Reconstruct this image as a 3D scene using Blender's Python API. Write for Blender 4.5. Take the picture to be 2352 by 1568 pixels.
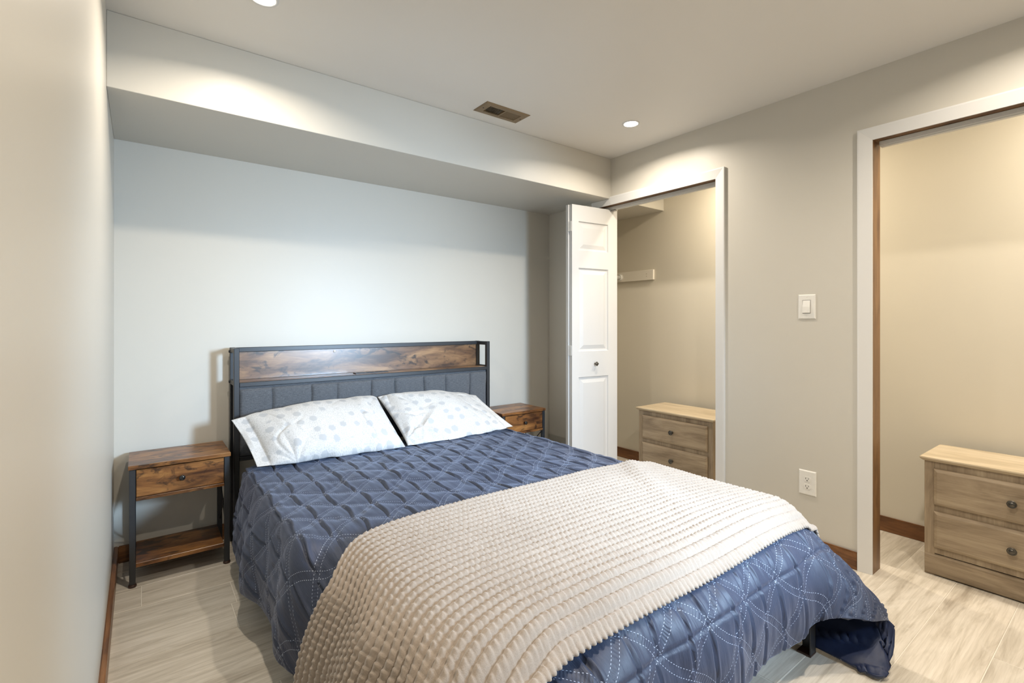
import bpy, bmesh, math, random
import numpy as np
from mathutils import Vector, Matrix

# ------------------------------------------------------------------ camera, world, light, exposure
for o in list(bpy.data.objects):
    bpy.data.objects.remove(o)
SC = bpy.context.scene
COL = SC.collection
YAW = 0.6487
cam_d = bpy.data.cameras.new('camera')
cam = bpy.data.objects.new('camera', cam_d)
COL.objects.link(cam)
cam.location = (0.0984, -2.9768, 1.1411)
cam.rotation_euler = (math.pi / 2, 0, -YAW)
cam_d.sensor_width = 36
cam_d.lens = 1126.75 / 2352 * 36
cam_d.shift_y = -(784 - 738.67) / 2352
cam_d.clip_start = 0.01
SC.camera = cam

world = bpy.data.worlds.new('world')
SC.world = world
world.use_nodes = True
world.node_tree.nodes['Background'].inputs[0].default_value = (0.62, 0.78, 1.0, 1)
world.node_tree.nodes['Background'].inputs[1].default_value = 1.0

SC.view_settings.view_transform = 'Standard'
SC.view_settings.look = 'None'
SC.view_settings.gamma = 1
SC.view_settings.use_curve_mapping = False
SC.view_settings.exposure = 0.08

WARM = (1.0, 0.89, 0.75)
LAMP_W = [10.0, 10.5, 8.0, 19.0]
LAMPS = [(2.355, -1.136), (0.445, -1.068), (2.30, -2.75), (1.20, -2.70)]


def area_light(name, loc, rot, power, color, size, size_y=None, spread=180):
    d = bpy.data.lights.new(name, 'AREA')
    d.energy = power
    d.color = color
    d.spread = math.radians(spread)
    if size_y:
        d.shape = 'RECTANGLE'
        d.size = size
        d.size_y = size_y
    else:
        d.shape = 'DISK'
        d.size = size
    o = bpy.data.objects.new(name, d)
    COL.objects.link(o)
    o.location = loc
    o.rotation_euler = rot
    return o


for i, (lx, ly) in enumerate(LAMPS):
    area_light('ceiling_lamp_light', (lx, ly, 2.2833 - 0.012), (0, 0, 0), LAMP_W[i], WARM, 0.060, spread=155)
# lamp inside the closet, near the camera end
area_light('closet_lamp_and_fill_light', (3.05, -3.12, 2.2833 - 0.012), (0, 0, 0), 14.5, (1.0, 0.90, 0.76), 0.085, spread=168)
area_light('closet_lamp_and_fill_light', (3.05, -1.45, 2.2833 - 0.012), (0, 0, 0), 13.0, (1.0, 0.87, 0.68), 0.085, spread=168)  # added fill, no known lamp here: brightens the closet side near the bed
# daylight through the small window behind the photographer
WDIR = Vector((0.95, 0, 0.45)) - Vector((1.96, -3.43, 1.32))
area_light('window_light', (1.96, -3.43, 1.32), WDIR.to_track_quat('-Z', 'Y').to_euler(), 29.0, (0.55, 0.76, 1.0), 0.34, 0.50, spread=78)

# ------------------------------------------------------------------ helpers
ZC, ZS, DS, XR, XC, YF = 2.2833, 2.003, 0.650, 2.733, 3.345, -3.45
XI = 2.825          # inner face of the right wall (closet side)


def link(name, me, parent=None, origin=None):
    o = bpy.data.objects.new(name, me)
    COL.objects.link(o)
    if parent is not None:
        o.parent = parent
    return o


def wloc(o):
    v = Vector((0, 0, 0))
    while o is not None:
        v = v + o.location
        o = o.parent
    return v


def thing(name, label, cat, loc=(0, 0, 0), group=None):
    o = bpy.data.objects.new(name, None)
    o.empty_display_size = 0.05
    COL.objects.link(o)
    o.location = loc
    o['label'] = label
    o['category'] = cat
    if group:
        o['group'] = group
    return o


def tag(o, label, cat, group=None):
    o['label'] = label
    o['category'] = cat
    if group:
        o['group'] = group
    return o


def part(name, bm, mat, parent=None, smooth=False, kind=None, label=None):
    """bm is in world coordinates; shift into the parent's frame."""
    off = wloc(parent) if parent is not None else Vector((0, 0, 0))
    if off.length:
        bmesh.ops.translate(bm, verts=bm.verts, vec=-off)
    bmesh.ops.recalc_face_normals(bm, faces=bm.faces)
    me = bpy.data.meshes.new(name)
    bm.to_mesh(me)
    bm.free()
    me.materials.append(mat)
    if smooth:
        for p in me.polygons:
            p.use_smooth = True
    o = link(name, me, parent)
    if kind:
        o['kind'] = kind
    if label:
        o['label'] = label
    return o


def struct(name, bm, mat, **k):
    return part(name, bm, mat, None, kind='structure', **k)


def bx(bm, x0, x1, y0, y1, z0, z1, bev=0.0, seg=1):
    x0, x1 = sorted((x0, x1)); y0, y1 = sorted((y0, y1)); z0, z1 = sorted((z0, z1))
    vs = [bm.verts.new((x, y, z)) for x in (x0, x1) for y in (y0, y1) for z in (z0, z1)]
    q = [(0, 1, 3, 2), (4, 6, 7, 5), (0, 4, 5, 1), (2, 3, 7, 6), (0, 2, 6, 4), (1, 5, 7, 3)]
    fs = [bm.faces.new([vs[i] for i in f]) for f in q]
    if bev > 0:
        es = list({e for f in fs for e in f.edges})
        bmesh.ops.bevel(bm, geom=es, offset=bev, segments=seg, affect='EDGES', clamp_overlap=True)


def box(*a, **k):
    bm = bmesh.new()
    bx(bm, *a, **k)
    return bm


def cyl(bm, p0, p1, r0, r1=None, n=20):
    if r1 is None:
        r1 = r0
    p0 = Vector(p0); p1 = Vector(p1)
    d = (p1 - p0).normalized()
    a = Vector((0, 0, 1)) if abs(d.z) < 0.9 else Vector((1, 0, 0))
    u = d.cross(a).normalized(); v = d.cross(u)
    A = []; B = []
    for i in range(n):
        t = 2 * math.pi * i / n
        w = u * math.cos(t) + v * math.sin(t)
        A.append(bm.verts.new(p0 + w * r0)); B.append(bm.verts.new(p1 + w * r1))
    for i in range(n):
        j = (i + 1) % n
        bm.faces.new([A[i], A[j], B[j], B[i]])
    bm.faces.new(A[::-1]); bm.faces.new(B)


def lathe(bm, base, axis, prof, n=24):
    """prof: list of (distance along axis, radius)"""
    base = Vector(base); d = Vector(axis).normalized()
    a = Vector((0, 0, 1)) if abs(d.z) < 0.9 else Vector((1, 0, 0))
    u = d.cross(a).normalized(); v = d.cross(u)
    rings = []
    for (h, r) in prof:
        rings.append([bm.verts.new(base + d * h + (u * math.cos(2 * math.pi * i / n) + v * math.sin(2 * math.pi * i / n)) * max(r, 1e-5)) for i in range(n)])
    for A, B in zip(rings, rings[1:]):
        for i in range(n):
            j = (i + 1) % n
            bm.faces.new([A[i], A[j], B[j], B[i]])
    bm.faces.new(rings[0][::-1]); bm.faces.new(rings[-1])


def prism(bm, pts, fn0, fn1):
    """extrude 2D outline pts between two maps"""
    A = [bm.verts.new(fn0(p)) for p in pts]; B = [bm.verts.new(fn1(p)) for p in pts]
    n = len(pts)
    for i in range(n):
        j = (i + 1) % n
        bm.faces.new([A[i], A[j], B[j], B[i]])
    bm.faces.new(A[::-1]); bm.faces.new(B)


def grid_mesh(name, P, UV, mat, parent=None, mask=None):
    """P (n,m,3) array -> smooth mesh with UV in metres"""
    n, m, _ = P.shape
    off = np.array(wloc(parent)) if parent is not None else np.zeros(3)
    me = bpy.data.meshes.new(name)
    idx = np.arange(n * m).reshape(n, m)
    q = np.stack([idx[:-1, :-1], idx[1:, :-1], idx[1:, 1:], idx[:-1, 1:]], -1).reshape(-1, 4)
    me.vertices.add(n * m)
    me.vertices.foreach_set('co', (P.reshape(-1, 3) - off).ravel().astype(np.float32))
    me.loops.add(len(q) * 4)
    me.loops.foreach_set('vertex_index', q.ravel().astype(np.int32))
    me.polygons.add(len(q))
    me.polygons.foreach_set('loop_start', (np.arange(len(q)) * 4).astype(np.int32))
    me.polygons.foreach_set('loop_total', np.full(len(q), 4, np.int32))
    me.update(calc_edges=True)
    uvl = me.uv_layers.new(name='UVMap')
    uvl.data.foreach_set('uv', UV.reshape(-1, 2)[q.ravel()].ravel().astype(np.float32))
    me.polygons.foreach_set('use_smooth', np.ones(len(q), bool))
    for mm in (mat if isinstance(mat, (list, tuple)) else [mat]):
        me.materials.append(mm)
    me.validate()
    return link(name, me, parent)


_rng = np.random.RandomState(7)
_LAT = _rng.rand(8, 64, 64)


def vnoise(x, y, k=0):
    """smooth value noise, range -1..1"""
    L = _LAT[k % 8]
    xi = np.floor(x).astype(int); yi = np.floor(y).astype(int)
    fx = x - xi; fy = y - yi
    fx = fx * fx * (3 - 2 * fx); fy = fy * fy * (3 - 2 * fy)
    a = L[xi % 64, yi % 64]; b = L[(xi + 1) % 64, yi % 64]
    c = L[xi % 64, (yi + 1) % 64]; d = L[(xi + 1) % 64, (yi + 1) % 64]
    return ((a * (1 - fx) + b * fx) * (1 - fy) + (c * (1 - fx) + d * fx) * fy) * 2 - 1


def normals(P):
    du = np.gradient(P, axis=0); dv = np.gradient(P, axis=1)
    n = np.cross(du, dv)
    return n / (np.linalg.norm(n, axis=-1, keepdims=True) + 1e-12)


# ------------------------------------------------------------------ materials
def mat_new(name, rough=0.5, spec=0.5, metal=0.0, color=(0.8, 0.8, 0.8)):
    m = bpy.data.materials.new(name)
    m.use_nodes = True
    nt = m.node_tree
    b = nt.nodes['Principled BSDF']
    b.inputs['Base Color'].default_value = (*color, 1)
    b.inputs['Roughness'].default_value = rough
    b.inputs['Specular IOR Level'].default_value = spec
    b.inputs['Metallic'].default_value = metal
    return m, nt, b


def N(nt, t, **k):
    n = nt.nodes.new(t)
    for a, v in k.items():
        setattr(n, a, v)
    return n


def ramp(nt, src, stops, interp='LINEAR'):
    r = N(nt, 'ShaderNodeValToRGB')
    r.color_ramp.interpolation = interp
    el = r.color_ramp.elements
    el[0].position, el[0].color = stops[0][0], (*stops[0][1], 1)
    el[1].position, el[1].color = stops[1][0], (*stops[1][1], 1)
    for p, c in stops[2:]:
        e = el.new(p); e.color = (*c, 1)
    nt.links.new(src, r.inputs[0])
    return r.outputs[0]


def mixc(nt, fac, a, b, mode='MIX'):
    m = N(nt, 'ShaderNodeMix', data_type='RGBA', blend_type=mode)
    for s, v in ((0, fac), (6, a), (7, b)):
        if isinstance(v, (int, float)):
            m.inputs[s].default_value = v
        elif isinstance(v, tuple):
            m.inputs[s].default_value = (*v, 1)
        else:
            nt.links.new(v, m.inputs[s])
    return m.outputs[2]


def math_n(nt, op, a, b=None, c=None):
    m = N(nt, 'ShaderNodeMath', operation=op)
    for i, v in enumerate((a, b, c)):
        if v is None:
            continue
        if isinstance(v, (int, float)):
            m.inputs[i].default_value = v
        else:
            nt.links.new(v, m.inputs[i])
    return m.outputs[0]


def coords(nt, scale=(1, 1, 1), rand=True, kind='Object'):
    tc = N(nt, 'ShaderNodeTexCoord')
    mp = N(nt, 'ShaderNodeMapping')
    mp.inputs['Scale'].default_value = scale
    nt.links.new(tc.outputs[kind], mp.inputs[0])
    if rand:
        oi = N(nt, 'ShaderNodeObjectInfo')
        k = N(nt, 'ShaderNodeVectorMath', operation='SCALE')
        k.inputs[0].default_value = (17.3, 29.1, 11.7)
        nt.links.new(oi.outputs['Random'], k.inputs['Scale'])
        nt.links.new(k.outputs[0], mp.inputs['Location'])
    return mp.outputs[0]


def noise(nt, vec, scale, detail=4, rough=0.55, dist=0.0):
    n = N(nt, 'ShaderNodeTexNoise')
    n.inputs['Scale'].default_value = scale
    n.inputs['Detail'].default_value = detail
    n.inputs['Roughness'].default_value = rough
    n.inputs['Distortion'].default_value = dist
    nt.links.new(vec, n.inputs['Vector'])
    return n.outputs['Fac']


def bump(nt, b, h, strength=0.2, dist=0.001):
    bn = N(nt, 'ShaderNodeBump')
    bn.inputs['Strength'].default_value = strength
    bn.inputs['Distance'].default_value = dist
    nt.links.new(h, bn.inputs['Height'])
    nt.links.new(bn.outputs[0], b.inputs['Normal'])


def paint(name, color, rough=0.55, var=0.03, spec=0.35, bscale=260, bs=0.06):
    m, nt, b = mat_new(name, rough, spec)
    v = coords(nt, rand=False)
    n = noise(nt, v, 1.3, 3)
    c = ramp(nt, n, [(0.3, tuple(x * (1 - var) for x in color)), (0.7, tuple(min(1, x * (1 + var)) for x in color))])
    nt.links.new(c, b.inputs['Base Color'])
    bump(nt, b, noise(nt, v, bscale, 2), bs, 0.001)
    return m


def plain(name, color, rough=0.5, metal=0.0, spec=0.5):
    m, nt, b = mat_new(name, rough, spec, metal, color)
    v = coords(nt)
    n = noise(nt, v, 60, 3)
    c = ramp(nt, n, [(0.3, tuple(x * 0.97 for x in color)), (0.7, tuple(min(1, x * 1.02) for x in color))])
    nt.links.new(c, b.inputs['Base Color'])
    return m


def wood(name, cols, axis, rough=0.35, fine=1.0, spots=0.0, spot_col=(0.03, 0.015, 0.01), spec=0.5, bs=0.15, spot_lo=0.60, streak=0.8, stretch=1.0):
    """long-grain wood; axis = grain direction"""
    m, nt, b = mat_new(name, rough, spec)

    def ax(l, t_):
        return {'x': (l, t_, t_), 'y': (t_, l, t_), 'z': (t_, t_, l)}[axis]
    n1 = noise(nt, coords(nt, ax(2.2 * stretch, 13)), 1.0 * fine, 6, 0.62, 0.6)
    c = ramp(nt, n1, [(0.36, cols[0]), (0.66, cols[2]), (0.5, cols[1])])
    n2 = noise(nt, coords(nt, ax(6, 150)), 1.0, 4, 0.65, 0.2)
    g = ramp(nt, n2, [(0.36, (streak, streak * 0.985, streak * 0.97)), (0.60, (1.04, 1.04, 1.04))])
    c = mixc(nt, 1.0, c, g, 'MULTIPLY')
    if spots > 0:
        n3 = noise(nt, coords(nt, ax(7 * stretch, 20)), 1.0, 5, 0.62, 0.9)
        f = ramp(nt, n3, [(spot_lo, (0, 0, 0)), (spot_lo + 0.10, (spots, spots, spots))])
        c = mixc(nt, f, c, spot_col)
    nt.links.new(c, b.inputs['Base Color'])
    bump(nt, b, n2, bs, 0.0006)
    return m


M = {}
M['wall'] = paint('wall_paint', (0.60, 0.575, 0.515), 0.42, 0.015, 0.35)
M['ceiling'] = paint('ceiling_paint', (0.76, 0.74, 0.70), 0.5, 0.01, 0.3)
M['closet_wall'] = paint('closet_paint', (0.63, 0.59, 0.50), 0.5, 0.02, 0.3)
M['trim'] = paint('white_trim_paint', (0.72, 0.72, 0.71), 0.35, 0.01, 0.5, 120, 0.03)
M['door'] = paint('white_door_paint', (0.62, 0.62, 0.615), 0.38, 0.01, 0.5, 150, 0.04)
M['plastic'] = plain('white_plastic', (0.80, 0.79, 0.75), 0.3)
M['base'] = wood('stained_oak', [(0.085, 0.032, 0.010), (0.18, 0.075, 0.025), (0.27, 0.125, 0.045)], 'y', 0.35, 1.2)
M['base_x'] = wood('stained_oak_across', [(0.085, 0.032, 0.010), (0.18, 0.075, 0.025), (0.27, 0.125, 0.045)], 'x', 0.35, 1.2)
M['jamb'] = wood('stained_jamb', [(0.12, 0.055, 0.02), (0.19, 0.095, 0.035), (0.25, 0.135, 0.055)], 'z', 0.4, 1.2)
rust = [(0.055, 0.020, 0.008), (0.20, 0.082, 0.025), (0.38, 0.18, 0.055)]
M['rustic'] = wood('rustic_brown_board', rust, 'x', 0.30, 1.0, 0.85, (0.028, 0.013, 0.008), 0.5, 0.08, 0.53, 0.82, 1.6)
M['rustic_head'] = wood('rustic_headboard_board', [(0.060, 0.030, 0.018), (0.19, 0.100, 0.048), (0.36, 0.21, 0.10)], 'x', 0.30, 1.0, 0.9, (0.018, 0.011, 0.009), 0.9, 0.10, 0.55, 0.80, 1.6)
grey = [(0.23, 0.175, 0.115), (0.32, 0.25, 0.17), (0.40, 0.32, 0.22)]
M['oak_y'] = wood('greige_oak_along', grey, 'y', 0.5, 1.2, 0.6, (0.15, 0.105, 0.07), 0.4, 0.15, 0.66, 0.86)
M['oak_z'] = wood('greige_oak_upright', grey, 'z', 0.5, 1.2, 0.5, (0.16, 0.115, 0.075), 0.4, 0.15, 0.66, 0.86)
M['oak_top'] = wood('pale_oak_top', [(0.42, 0.34, 0.23), (0.52, 0.43, 0.30), (0.60, 0.51, 0.38)], 'y', 0.45, 1.0, 0.4, (0.32, 0.22, 0.13), 0.4, 0.12, 0.68, 0.90)
M['metal'] = plain('black_powder_coat', (0.020, 0.022, 0.026), 0.38, 0.0, 0.6)
M['knob'] = plain('black_knob', (0.012, 0.012, 0.012), 0.15, 0.0, 0.6)
M['pewter'] = plain('aged_pewter', (0.10, 0.095, 0.085), 0.28, 0.9)
M['pewter_hi'] = plain('bright_pewter', (0.45, 0.43, 0.40), 0.25, 0.95)
M['vent'] = plain('brown_vent_metal', (0.24, 0.17, 0.095), 0.45, 0.2)
M['dark'] = plain('duct_dark', (0.015, 0.011, 0.008), 0.8)
M['slot'] = plain('socket_dark', (0.05, 0.045, 0.04), 0.8)
M['gap'] = plain('switch_gap', (0.30, 0.29, 0.27), 0.6)
M['track'] = plain('track_enamel', (0.62, 0.61, 0.57), 0.35, 0.0)
M['hinge'] = plain('hinge_steel', (0.75, 0.75, 0.73), 0.35, 0.3)
M['mattress'] = plain('mattress_ticking', (0.75, 0.75, 0.73), 0.8)
M['grout'] = plain('pale_grout', (0.70, 0.65, 0.57), 0.8)
M['rubber'] = plain('brown_foot_pad', (0.05, 0.025, 0.018), 0.4)


def emis(name, color, s):
    m, nt, b = mat_new(name, 0.4)
    b.inputs['Emission Color'].default_value = (*color, 1)
    b.inputs['Emission Strength'].default_value = s
    return m


M['lens'] = emis('lamp_lens', (1.0, 0.93, 0.80), 30.0)
M['sky_pane'] = plain('window_pane_frame', (0.8, 0.8, 0.8), 0.3)


def glass_mat():
    m, nt, b = mat_new('window_glass', 0.05, 0.5, 0, (0.9, 0.95, 1.0))
    b.inputs['Transmission Weight'].default_value = 1.0
    b.inputs['IOR'].default_value = 1.1
    return m


M['glass'] = glass_mat()


def fabric_charcoal():
    m, nt, b = mat_new('charcoal_linen', 0.85, 0.25)
    v = coords(nt, (1, 1, 1), rand=False)
    mp = coords(nt, (350, 350, 1400), rand=False)
    mq = coords(nt, (1400, 1400, 350), rand=False)
    n = noise(nt, mq, 0.5, 2)
    n2 = noise(nt, coords(nt, (60, 60, 700), rand=False), 0.8, 3)
    c = ramp(nt, n2, [(0.32, (0.045, 0.050, 0.058)), (0.70, (0.125, 0.135, 0.15))])
    c = mixc(nt, 0.35, c, ramp(nt, n, [(0.3, (0.03, 0.033, 0.04)), (0.7, (0.17, 0.18, 0.2))]))
    nt.links.new(c, b.inputs['Base Color'])
    b.inputs['Sheen Weight'].default_value = 0.2
    bump(nt, b, n2, 0.3, 0.0006)
    return m


M['charcoal'] = fabric_charcoal()

QA, QG = 0.85, 0.165       # quilting lattice: slope and pitch (metres)


def comforter_mat():
    m, nt, b = mat_new('navy_comforter_cloth', 0.52, 0.4)
    b.inputs['Sheen Weight'].default_value = 0.25
    b.inputs['Sheen Roughness'].default_value = 0.4
    b.inputs['Sheen Tint'].default_value = (0.6, 0.7, 0.95, 1)
    uv = N(nt, 'ShaderNodeUVMap'); uv.uv_map = 'UVMap'
    sp = N(nt, 'ShaderNodeSeparateXYZ')
    nt.links.new(uv.outputs[0], sp.inputs[0])
    s, t = sp.outputs[0], sp.outputs[1]
    wob = math_n(nt, 'MULTIPLY', math_n(nt, 'SINE', math_n(nt, 'MULTIPLY', t, 2 * math.pi / QG)), 0.005)
    wob2 = math_n(nt, 'MULTIPLY', math_n(nt, 'SINE', math_n(nt, 'MULTIPLY', s, 2 * math.pi * QA / QG)), 0.006)
    nz = noise(nt, uv.outputs[0], 9, 2)
    nzc = math_n(nt, 'MULTIPLY', math_n(nt, 'SUBTRACT', nz, 0.5), 0.012)
    t2 = math_n(nt, 'ADD', math_n(nt, 'ADD', t, wob2), nzc)
    s2 = math_n(nt, 'MULTIPLY', math_n(nt, 'ADD', s, wob), QA)
    mask = None
    rip = None
    perp = QG / math.sqrt(1 + QA * QA)
    for sgn in (1, -1):
        u = math_n(nt, 'DIVIDE', math_n(nt, 'ADD' if sgn > 0 else 'SUBTRACT', t2, s2), QG)
        fr = math_n(nt, 'SUBTRACT', math_n(nt, 'FRACT', math_n(nt, 'ADD', u, 100.0)), 0.5)
        d = math_n(nt, 'MULTIPLY', math_n(nt, 'ABSOLUTE', fr), perp)             # metres from the pair's middle
        dl = math_n(nt, 'ABSOLUTE', math_n(nt, 'SUBTRACT', d, 0.0098))           # from each stitched line
        ln = math_n(nt, 'LESS_THAN', dl, 0.00062)
        w = math_n(nt, 'SUBTRACT' if sgn > 0 else 'ADD', math_n(nt, 'MULTIPLY', t, QA), s)
        dash = math_n(nt, 'GREATER_THAN', math_n(nt, 'FRACT', math_n(nt, 'ADD', math_n(nt, 'MULTIPLY', w, 90.0), 500.0)), 0.54)
        k = math_n(nt, 'MULTIPLY', ln, dash)
        mask = k if mask is None else math_n(nt, 'MAXIMUM', mask, k)
        band = math_n(nt, 'LESS_THAN', d, 0.0098)
        rr = math_n(nt, 'MULTIPLY', band, math_n(nt, 'SINE', math_n(nt, 'ADD', math_n(nt, 'MULTIPLY', w, 520.0), math_n(nt, 'MULTIPLY', nz, 30.0))))
        rip = rr if rip is None else math_n(nt, 'ADD', rip, rr)
    base = ramp(nt, noise(nt, uv.outputs[0], 5, 4), [(0.3, (0.026, 0.034, 0.062)), (0.7, (0.034, 0.044, 0.078))])
    c = mixc(nt, mask, base, (0.42, 0.47, 0.58))
    nt.links.new(c, b.inputs['Base Color'])
    mpn = N(nt, 'ShaderNodeMapping'); mpn.inputs['Scale'].default_value = (60, 9, 1)
    nt.links.new(uv.outputs[0], mpn.inputs[0])
    cr = noise(nt, mpn.outputs[0], 1.0, 4, 0.6)
    h = math_n(nt, 'ADD', math_n(nt, 'MULTIPLY', rip, 0.10), math_n(nt, 'MULTIPLY', cr, 1.1))
    bump(nt, b, h, 0.55, 0.004)
    return m


M['navy'] = comforter_mat()
M['navy_lining'] = mat_new('navy_lining', 0.6, 0.3, 0, (0.012, 0.020, 0.055))[0]


def navy_lining():
    m, nt, b = mat_new('navy_lining_cloth', 0.5, 0.35)
    c = ramp(nt, noise(nt, coords(nt, rand=False), 30, 4), [(0.3, (0.010, 0.017, 0.050)), (0.7, (0.014, 0.024, 0.065))])
    nt.links.new(c, b.inputs['Base Color'])
    return m


M['navy_lining'] = navy_lining()


def blanket_mat():
    m, nt, b = mat_new('cream_plush', 0.9, 0.15)
    b.inputs['Sheen Weight'].default_value = 0.35
    b.inputs['Sheen Roughness'].default_value = 0.5
    v = coords(nt, rand=False)
    n = noise(nt, v, 420, 3, 0.7)
    n2 = noise(nt, v, 5, 3)
    c = ramp(nt, n, [(0.25, (0.24, 0.195, 0.155)), (0.7, (0.375, 0.32, 0.27))])
    c = mixc(nt, 0.5, c, ramp(nt, n2, [(0.3, (0.30, 0.25, 0.205)), (0.7, (0.375, 0.32, 0.27))]))
    nt.links.new(c, b.inputs['Base Color'])
    bump(nt, b, n, 0.5, 0.0015)
    return m


M['cream'] = blanket_mat()


def pillow_mat():
    m, nt, b = mat_new('printed_pillowcase', 0.7, 0.25)
    b.inputs['Sheen Weight'].default_value = 0.1
    uv = N(nt, 'ShaderNodeUVMap'); uv.uv_map = 'UVMap'
    mp = N(nt, 'ShaderNodeMapping'); mp.inputs['Scale'].default_value = (15, 18, 1)
    nt.links.new(uv.outputs[0], mp.inputs[0])
    vo = N(nt, 'ShaderNodeTexVoronoi'); vo.inputs['Scale'].default_value = 1.0
    vo.inputs['Randomness'].default_value = 0.35
    nt.links.new(mp.outputs[0], vo.inputs['Vector'])
    fine = noise(nt, uv.outputs[0], 110, 3)
    d = math_n(nt, 'ADD', vo.outputs['Distance'], math_n(nt, 'MULTIPLY', math_n(nt, 'SUBTRACT', fine, 0.5), 0.25))
    dot = ramp(nt, d, [(0.27, (1, 1, 1)), (0.31, (0, 0, 0))])
    vf = N(nt, 'ShaderNodeTexVoronoi', feature='DISTANCE_TO_EDGE'); vf.inputs['Scale'].default_value = 130
    nt.links.new(uv.outputs[0], vf.inputs['Vector'])
    lace = ramp(nt, vf.outputs['Distance'], [(0.08, (0.56, 0.56, 0.56)), (0.2, (0.47, 0.47, 0.465))])
    c = mixc(nt, dot, lace, (0.41, 0.42, 0.435))
    nt.links.new(c, b.inputs['Base Color'])
    bump(nt, b, noise(nt, uv.outputs[0], 14, 4, 0.6, 1.2), 0.35, 0.006)
    return m


M['pillow'] = pillow_mat()


def plank_mat():
    m, nt, b = mat_new('travertine_look_plank', 0.34, 0.5)
    v = coords(nt, (2.2, 17, 17))
    n1 = noise(nt, v, 1.0, 7, 0.62, 1.1)
    c = ramp(nt, n1, [(0.28, (0.40, 0.35, 0.285)), (0.70, (0.72, 0.67, 0.59)), (0.45, (0.58, 0.53, 0.45)), (0.56, (0.66, 0.61, 0.53))])
    v2 = coords(nt, (5, 150, 150))
    n2 = noise(nt, v2, 1.0, 4, 0.65, 0.3)
    c = mixc(nt, 1.0, c, ramp(nt, n2, [(0.34, (0.87, 0.86, 0.84)), (0.56, (1.02, 1.02, 1.02))]), 'MULTIPLY')
    v3 = coords(nt, (2.4, 6, 6))
    n3 = noise(nt, v3, 1.2, 5, 0.6, 1.8)
    c = mixc(nt, ramp(nt, n3, [(0.60, (0, 0, 0)), (0.72, (0.6, 0.6, 0.6))]), c, (0.70, 0.66, 0.59))
    oi = N(nt, 'ShaderNodeObjectInfo')
    c = mixc(nt, 1.0, c, ramp(nt, oi.outputs['Random'], [(0.0, (0.92, 0.92, 0.92)), (1.0, (1.04, 1.03, 1.02))]), 'MULTIPLY')
    nt.links.new(c, b.inputs['Base Color'])
    bump(nt, b, n2, 0.12, 0.0005)
    return m


M['plank'] = plank_mat()

# ------------------------------------------------------------------ room shell
T = 0.10
fl = struct('floor', box(-T, XC + T, YF - T, T, -0.10, -0.0014), M['grout'])
# planks: every row is a strip along x, as in the photograph
random.seed(5)
row_h, y_first, L_P = 0.193, -0.319, 1.2
fixed = {0: 0.103, 2: 0.393, 11: 2.11, 12: 2.41}
for k in range(-2, 17):
    y1 = y_first - row_h * k
    y0 = y1 - row_h
    y1c, y0c = min(y1, -0.0), max(y0, YF)
    if y1c - y0c < 0.01:
        continue
    off = fixed.get(k, (0.103 + 0.31 * k) % L_P)
    x = off - L_P * math.ceil(off / L_P)
    while x < XC:
        a, b_ = max(x, 0.0), min(x + L_P, XC)
        if b_ - a > 0.01:
            bm = box(a + 0.0017, b_ - 0.0017, y0c + 0.0015, y1c - 0.0015, -0.008, 0.0, bev=0.0009)
            part('plank', bm, M['plank'], fl)
        x += L_P


def hole_slab(bm, X0, X1, Y0, Y1, z0, z1, hx0, hx1, hy0, hy1):
    bx(bm, X0, hx0, Y0, Y1, z0, z1); bx(bm, hx1, X1, Y0, Y1, z0, z1)
    bx(bm, hx0, hx1, Y0, hy0, z0, z1); bx(bm, hx0, hx1, hy1, Y1, z0, z1)


bm = bmesh.new()
hole_slab(bm, -T, XC + T, YF - T, T, ZC, ZC + 0.12, 1.553, 1.797, -0.852, -0.765)
ceil = struct('ceiling', bm, M['ceiling'])
part('soffit', box(0.0, XC, -DS, 0.0, ZS, ZC - 0.0005, bev=0.0015), M['wall'], ceil, label='boxed-in soffit over the head of the bed')

struct('wall_back', box(-T, XC + T, 0, T, 0, ZC), M['wall'])
struct('wall_left', box(-T, 0, YF, 0, 0, ZC), M['wall'])
# front wall (behind the camera) with a small window
WX0, WX1, WZ0, WZ1 = 1.70, 2.22, 1.0, 1.64
bm = bmesh.new()
bx(bm, -T, WX0, YF - T, YF, 0, ZC); bx(bm, WX1, XC + T, YF - T, YF, 0, ZC)
bx(bm, WX0, WX1, YF - T, YF, 0, WZ0); bx(bm, WX0, WX1, YF - T, YF, WZ1, ZC)
struct('wall_front', bm, M['wall'])
bm = bmesh.new()
for a in ((WX0, WX0 + 0.03, WZ0, WZ1), (WX1 - 0.03, WX1, WZ0, WZ1), (WX0 + 0.03, WX1 - 0.03, WZ0, WZ0 + 0.03), (WX0 + 0.03, WX1 - 0.03, WZ1 - 0.03, WZ1)):
    bx(bm, a[0], a[1], YF - 0.07, YF - 0.02, a[2], a[3], bev=0.003)
win = struct('window_1', bm, M['trim'])
part('pane', box(WX0 + 0.03, WX1 - 0.03, YF - 0.05, YF - 0.044, WZ0 + 0.03, WZ1 - 0.03), M['glass'], win)

# right wall with two closet openings
O1A, O1B, O2A, O2B, OZ = -0.535, -1.441, -2.197, -3.10, 1.960
JT = 0.012
bm = bmesh.new()
bx(bm, XR, XI, O1A + JT, 0, 0, ZC)
bx(bm, XR, XI, O2A + JT, O1B - JT, 0, ZC)
bx(bm, XR, XI, YF, O2B - JT, 0, ZC)
bx(bm, XR, XI, O1B - JT, O1A + JT, OZ + JT, ZC)
bx(bm, XR, XI, O2B - JT, O2A + JT, OZ + JT, ZC)
bmesh.ops.remove_doubles(bm, verts=bm.verts, dist=1e-5)
struct('wall_right', bm, M['wall'])
struct('wall_closet_back', box(XC, XC + T, YF, 0, 0, ZC), M['closet_wall'])
# closet-side lining of the room wall and end walls
bm = bmesh.new()
bx(bm, XI, XC, -0.006, -0.0005, 0, ZS)
struct('wall_closet_end', bm, M['closet_wall'])


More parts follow.
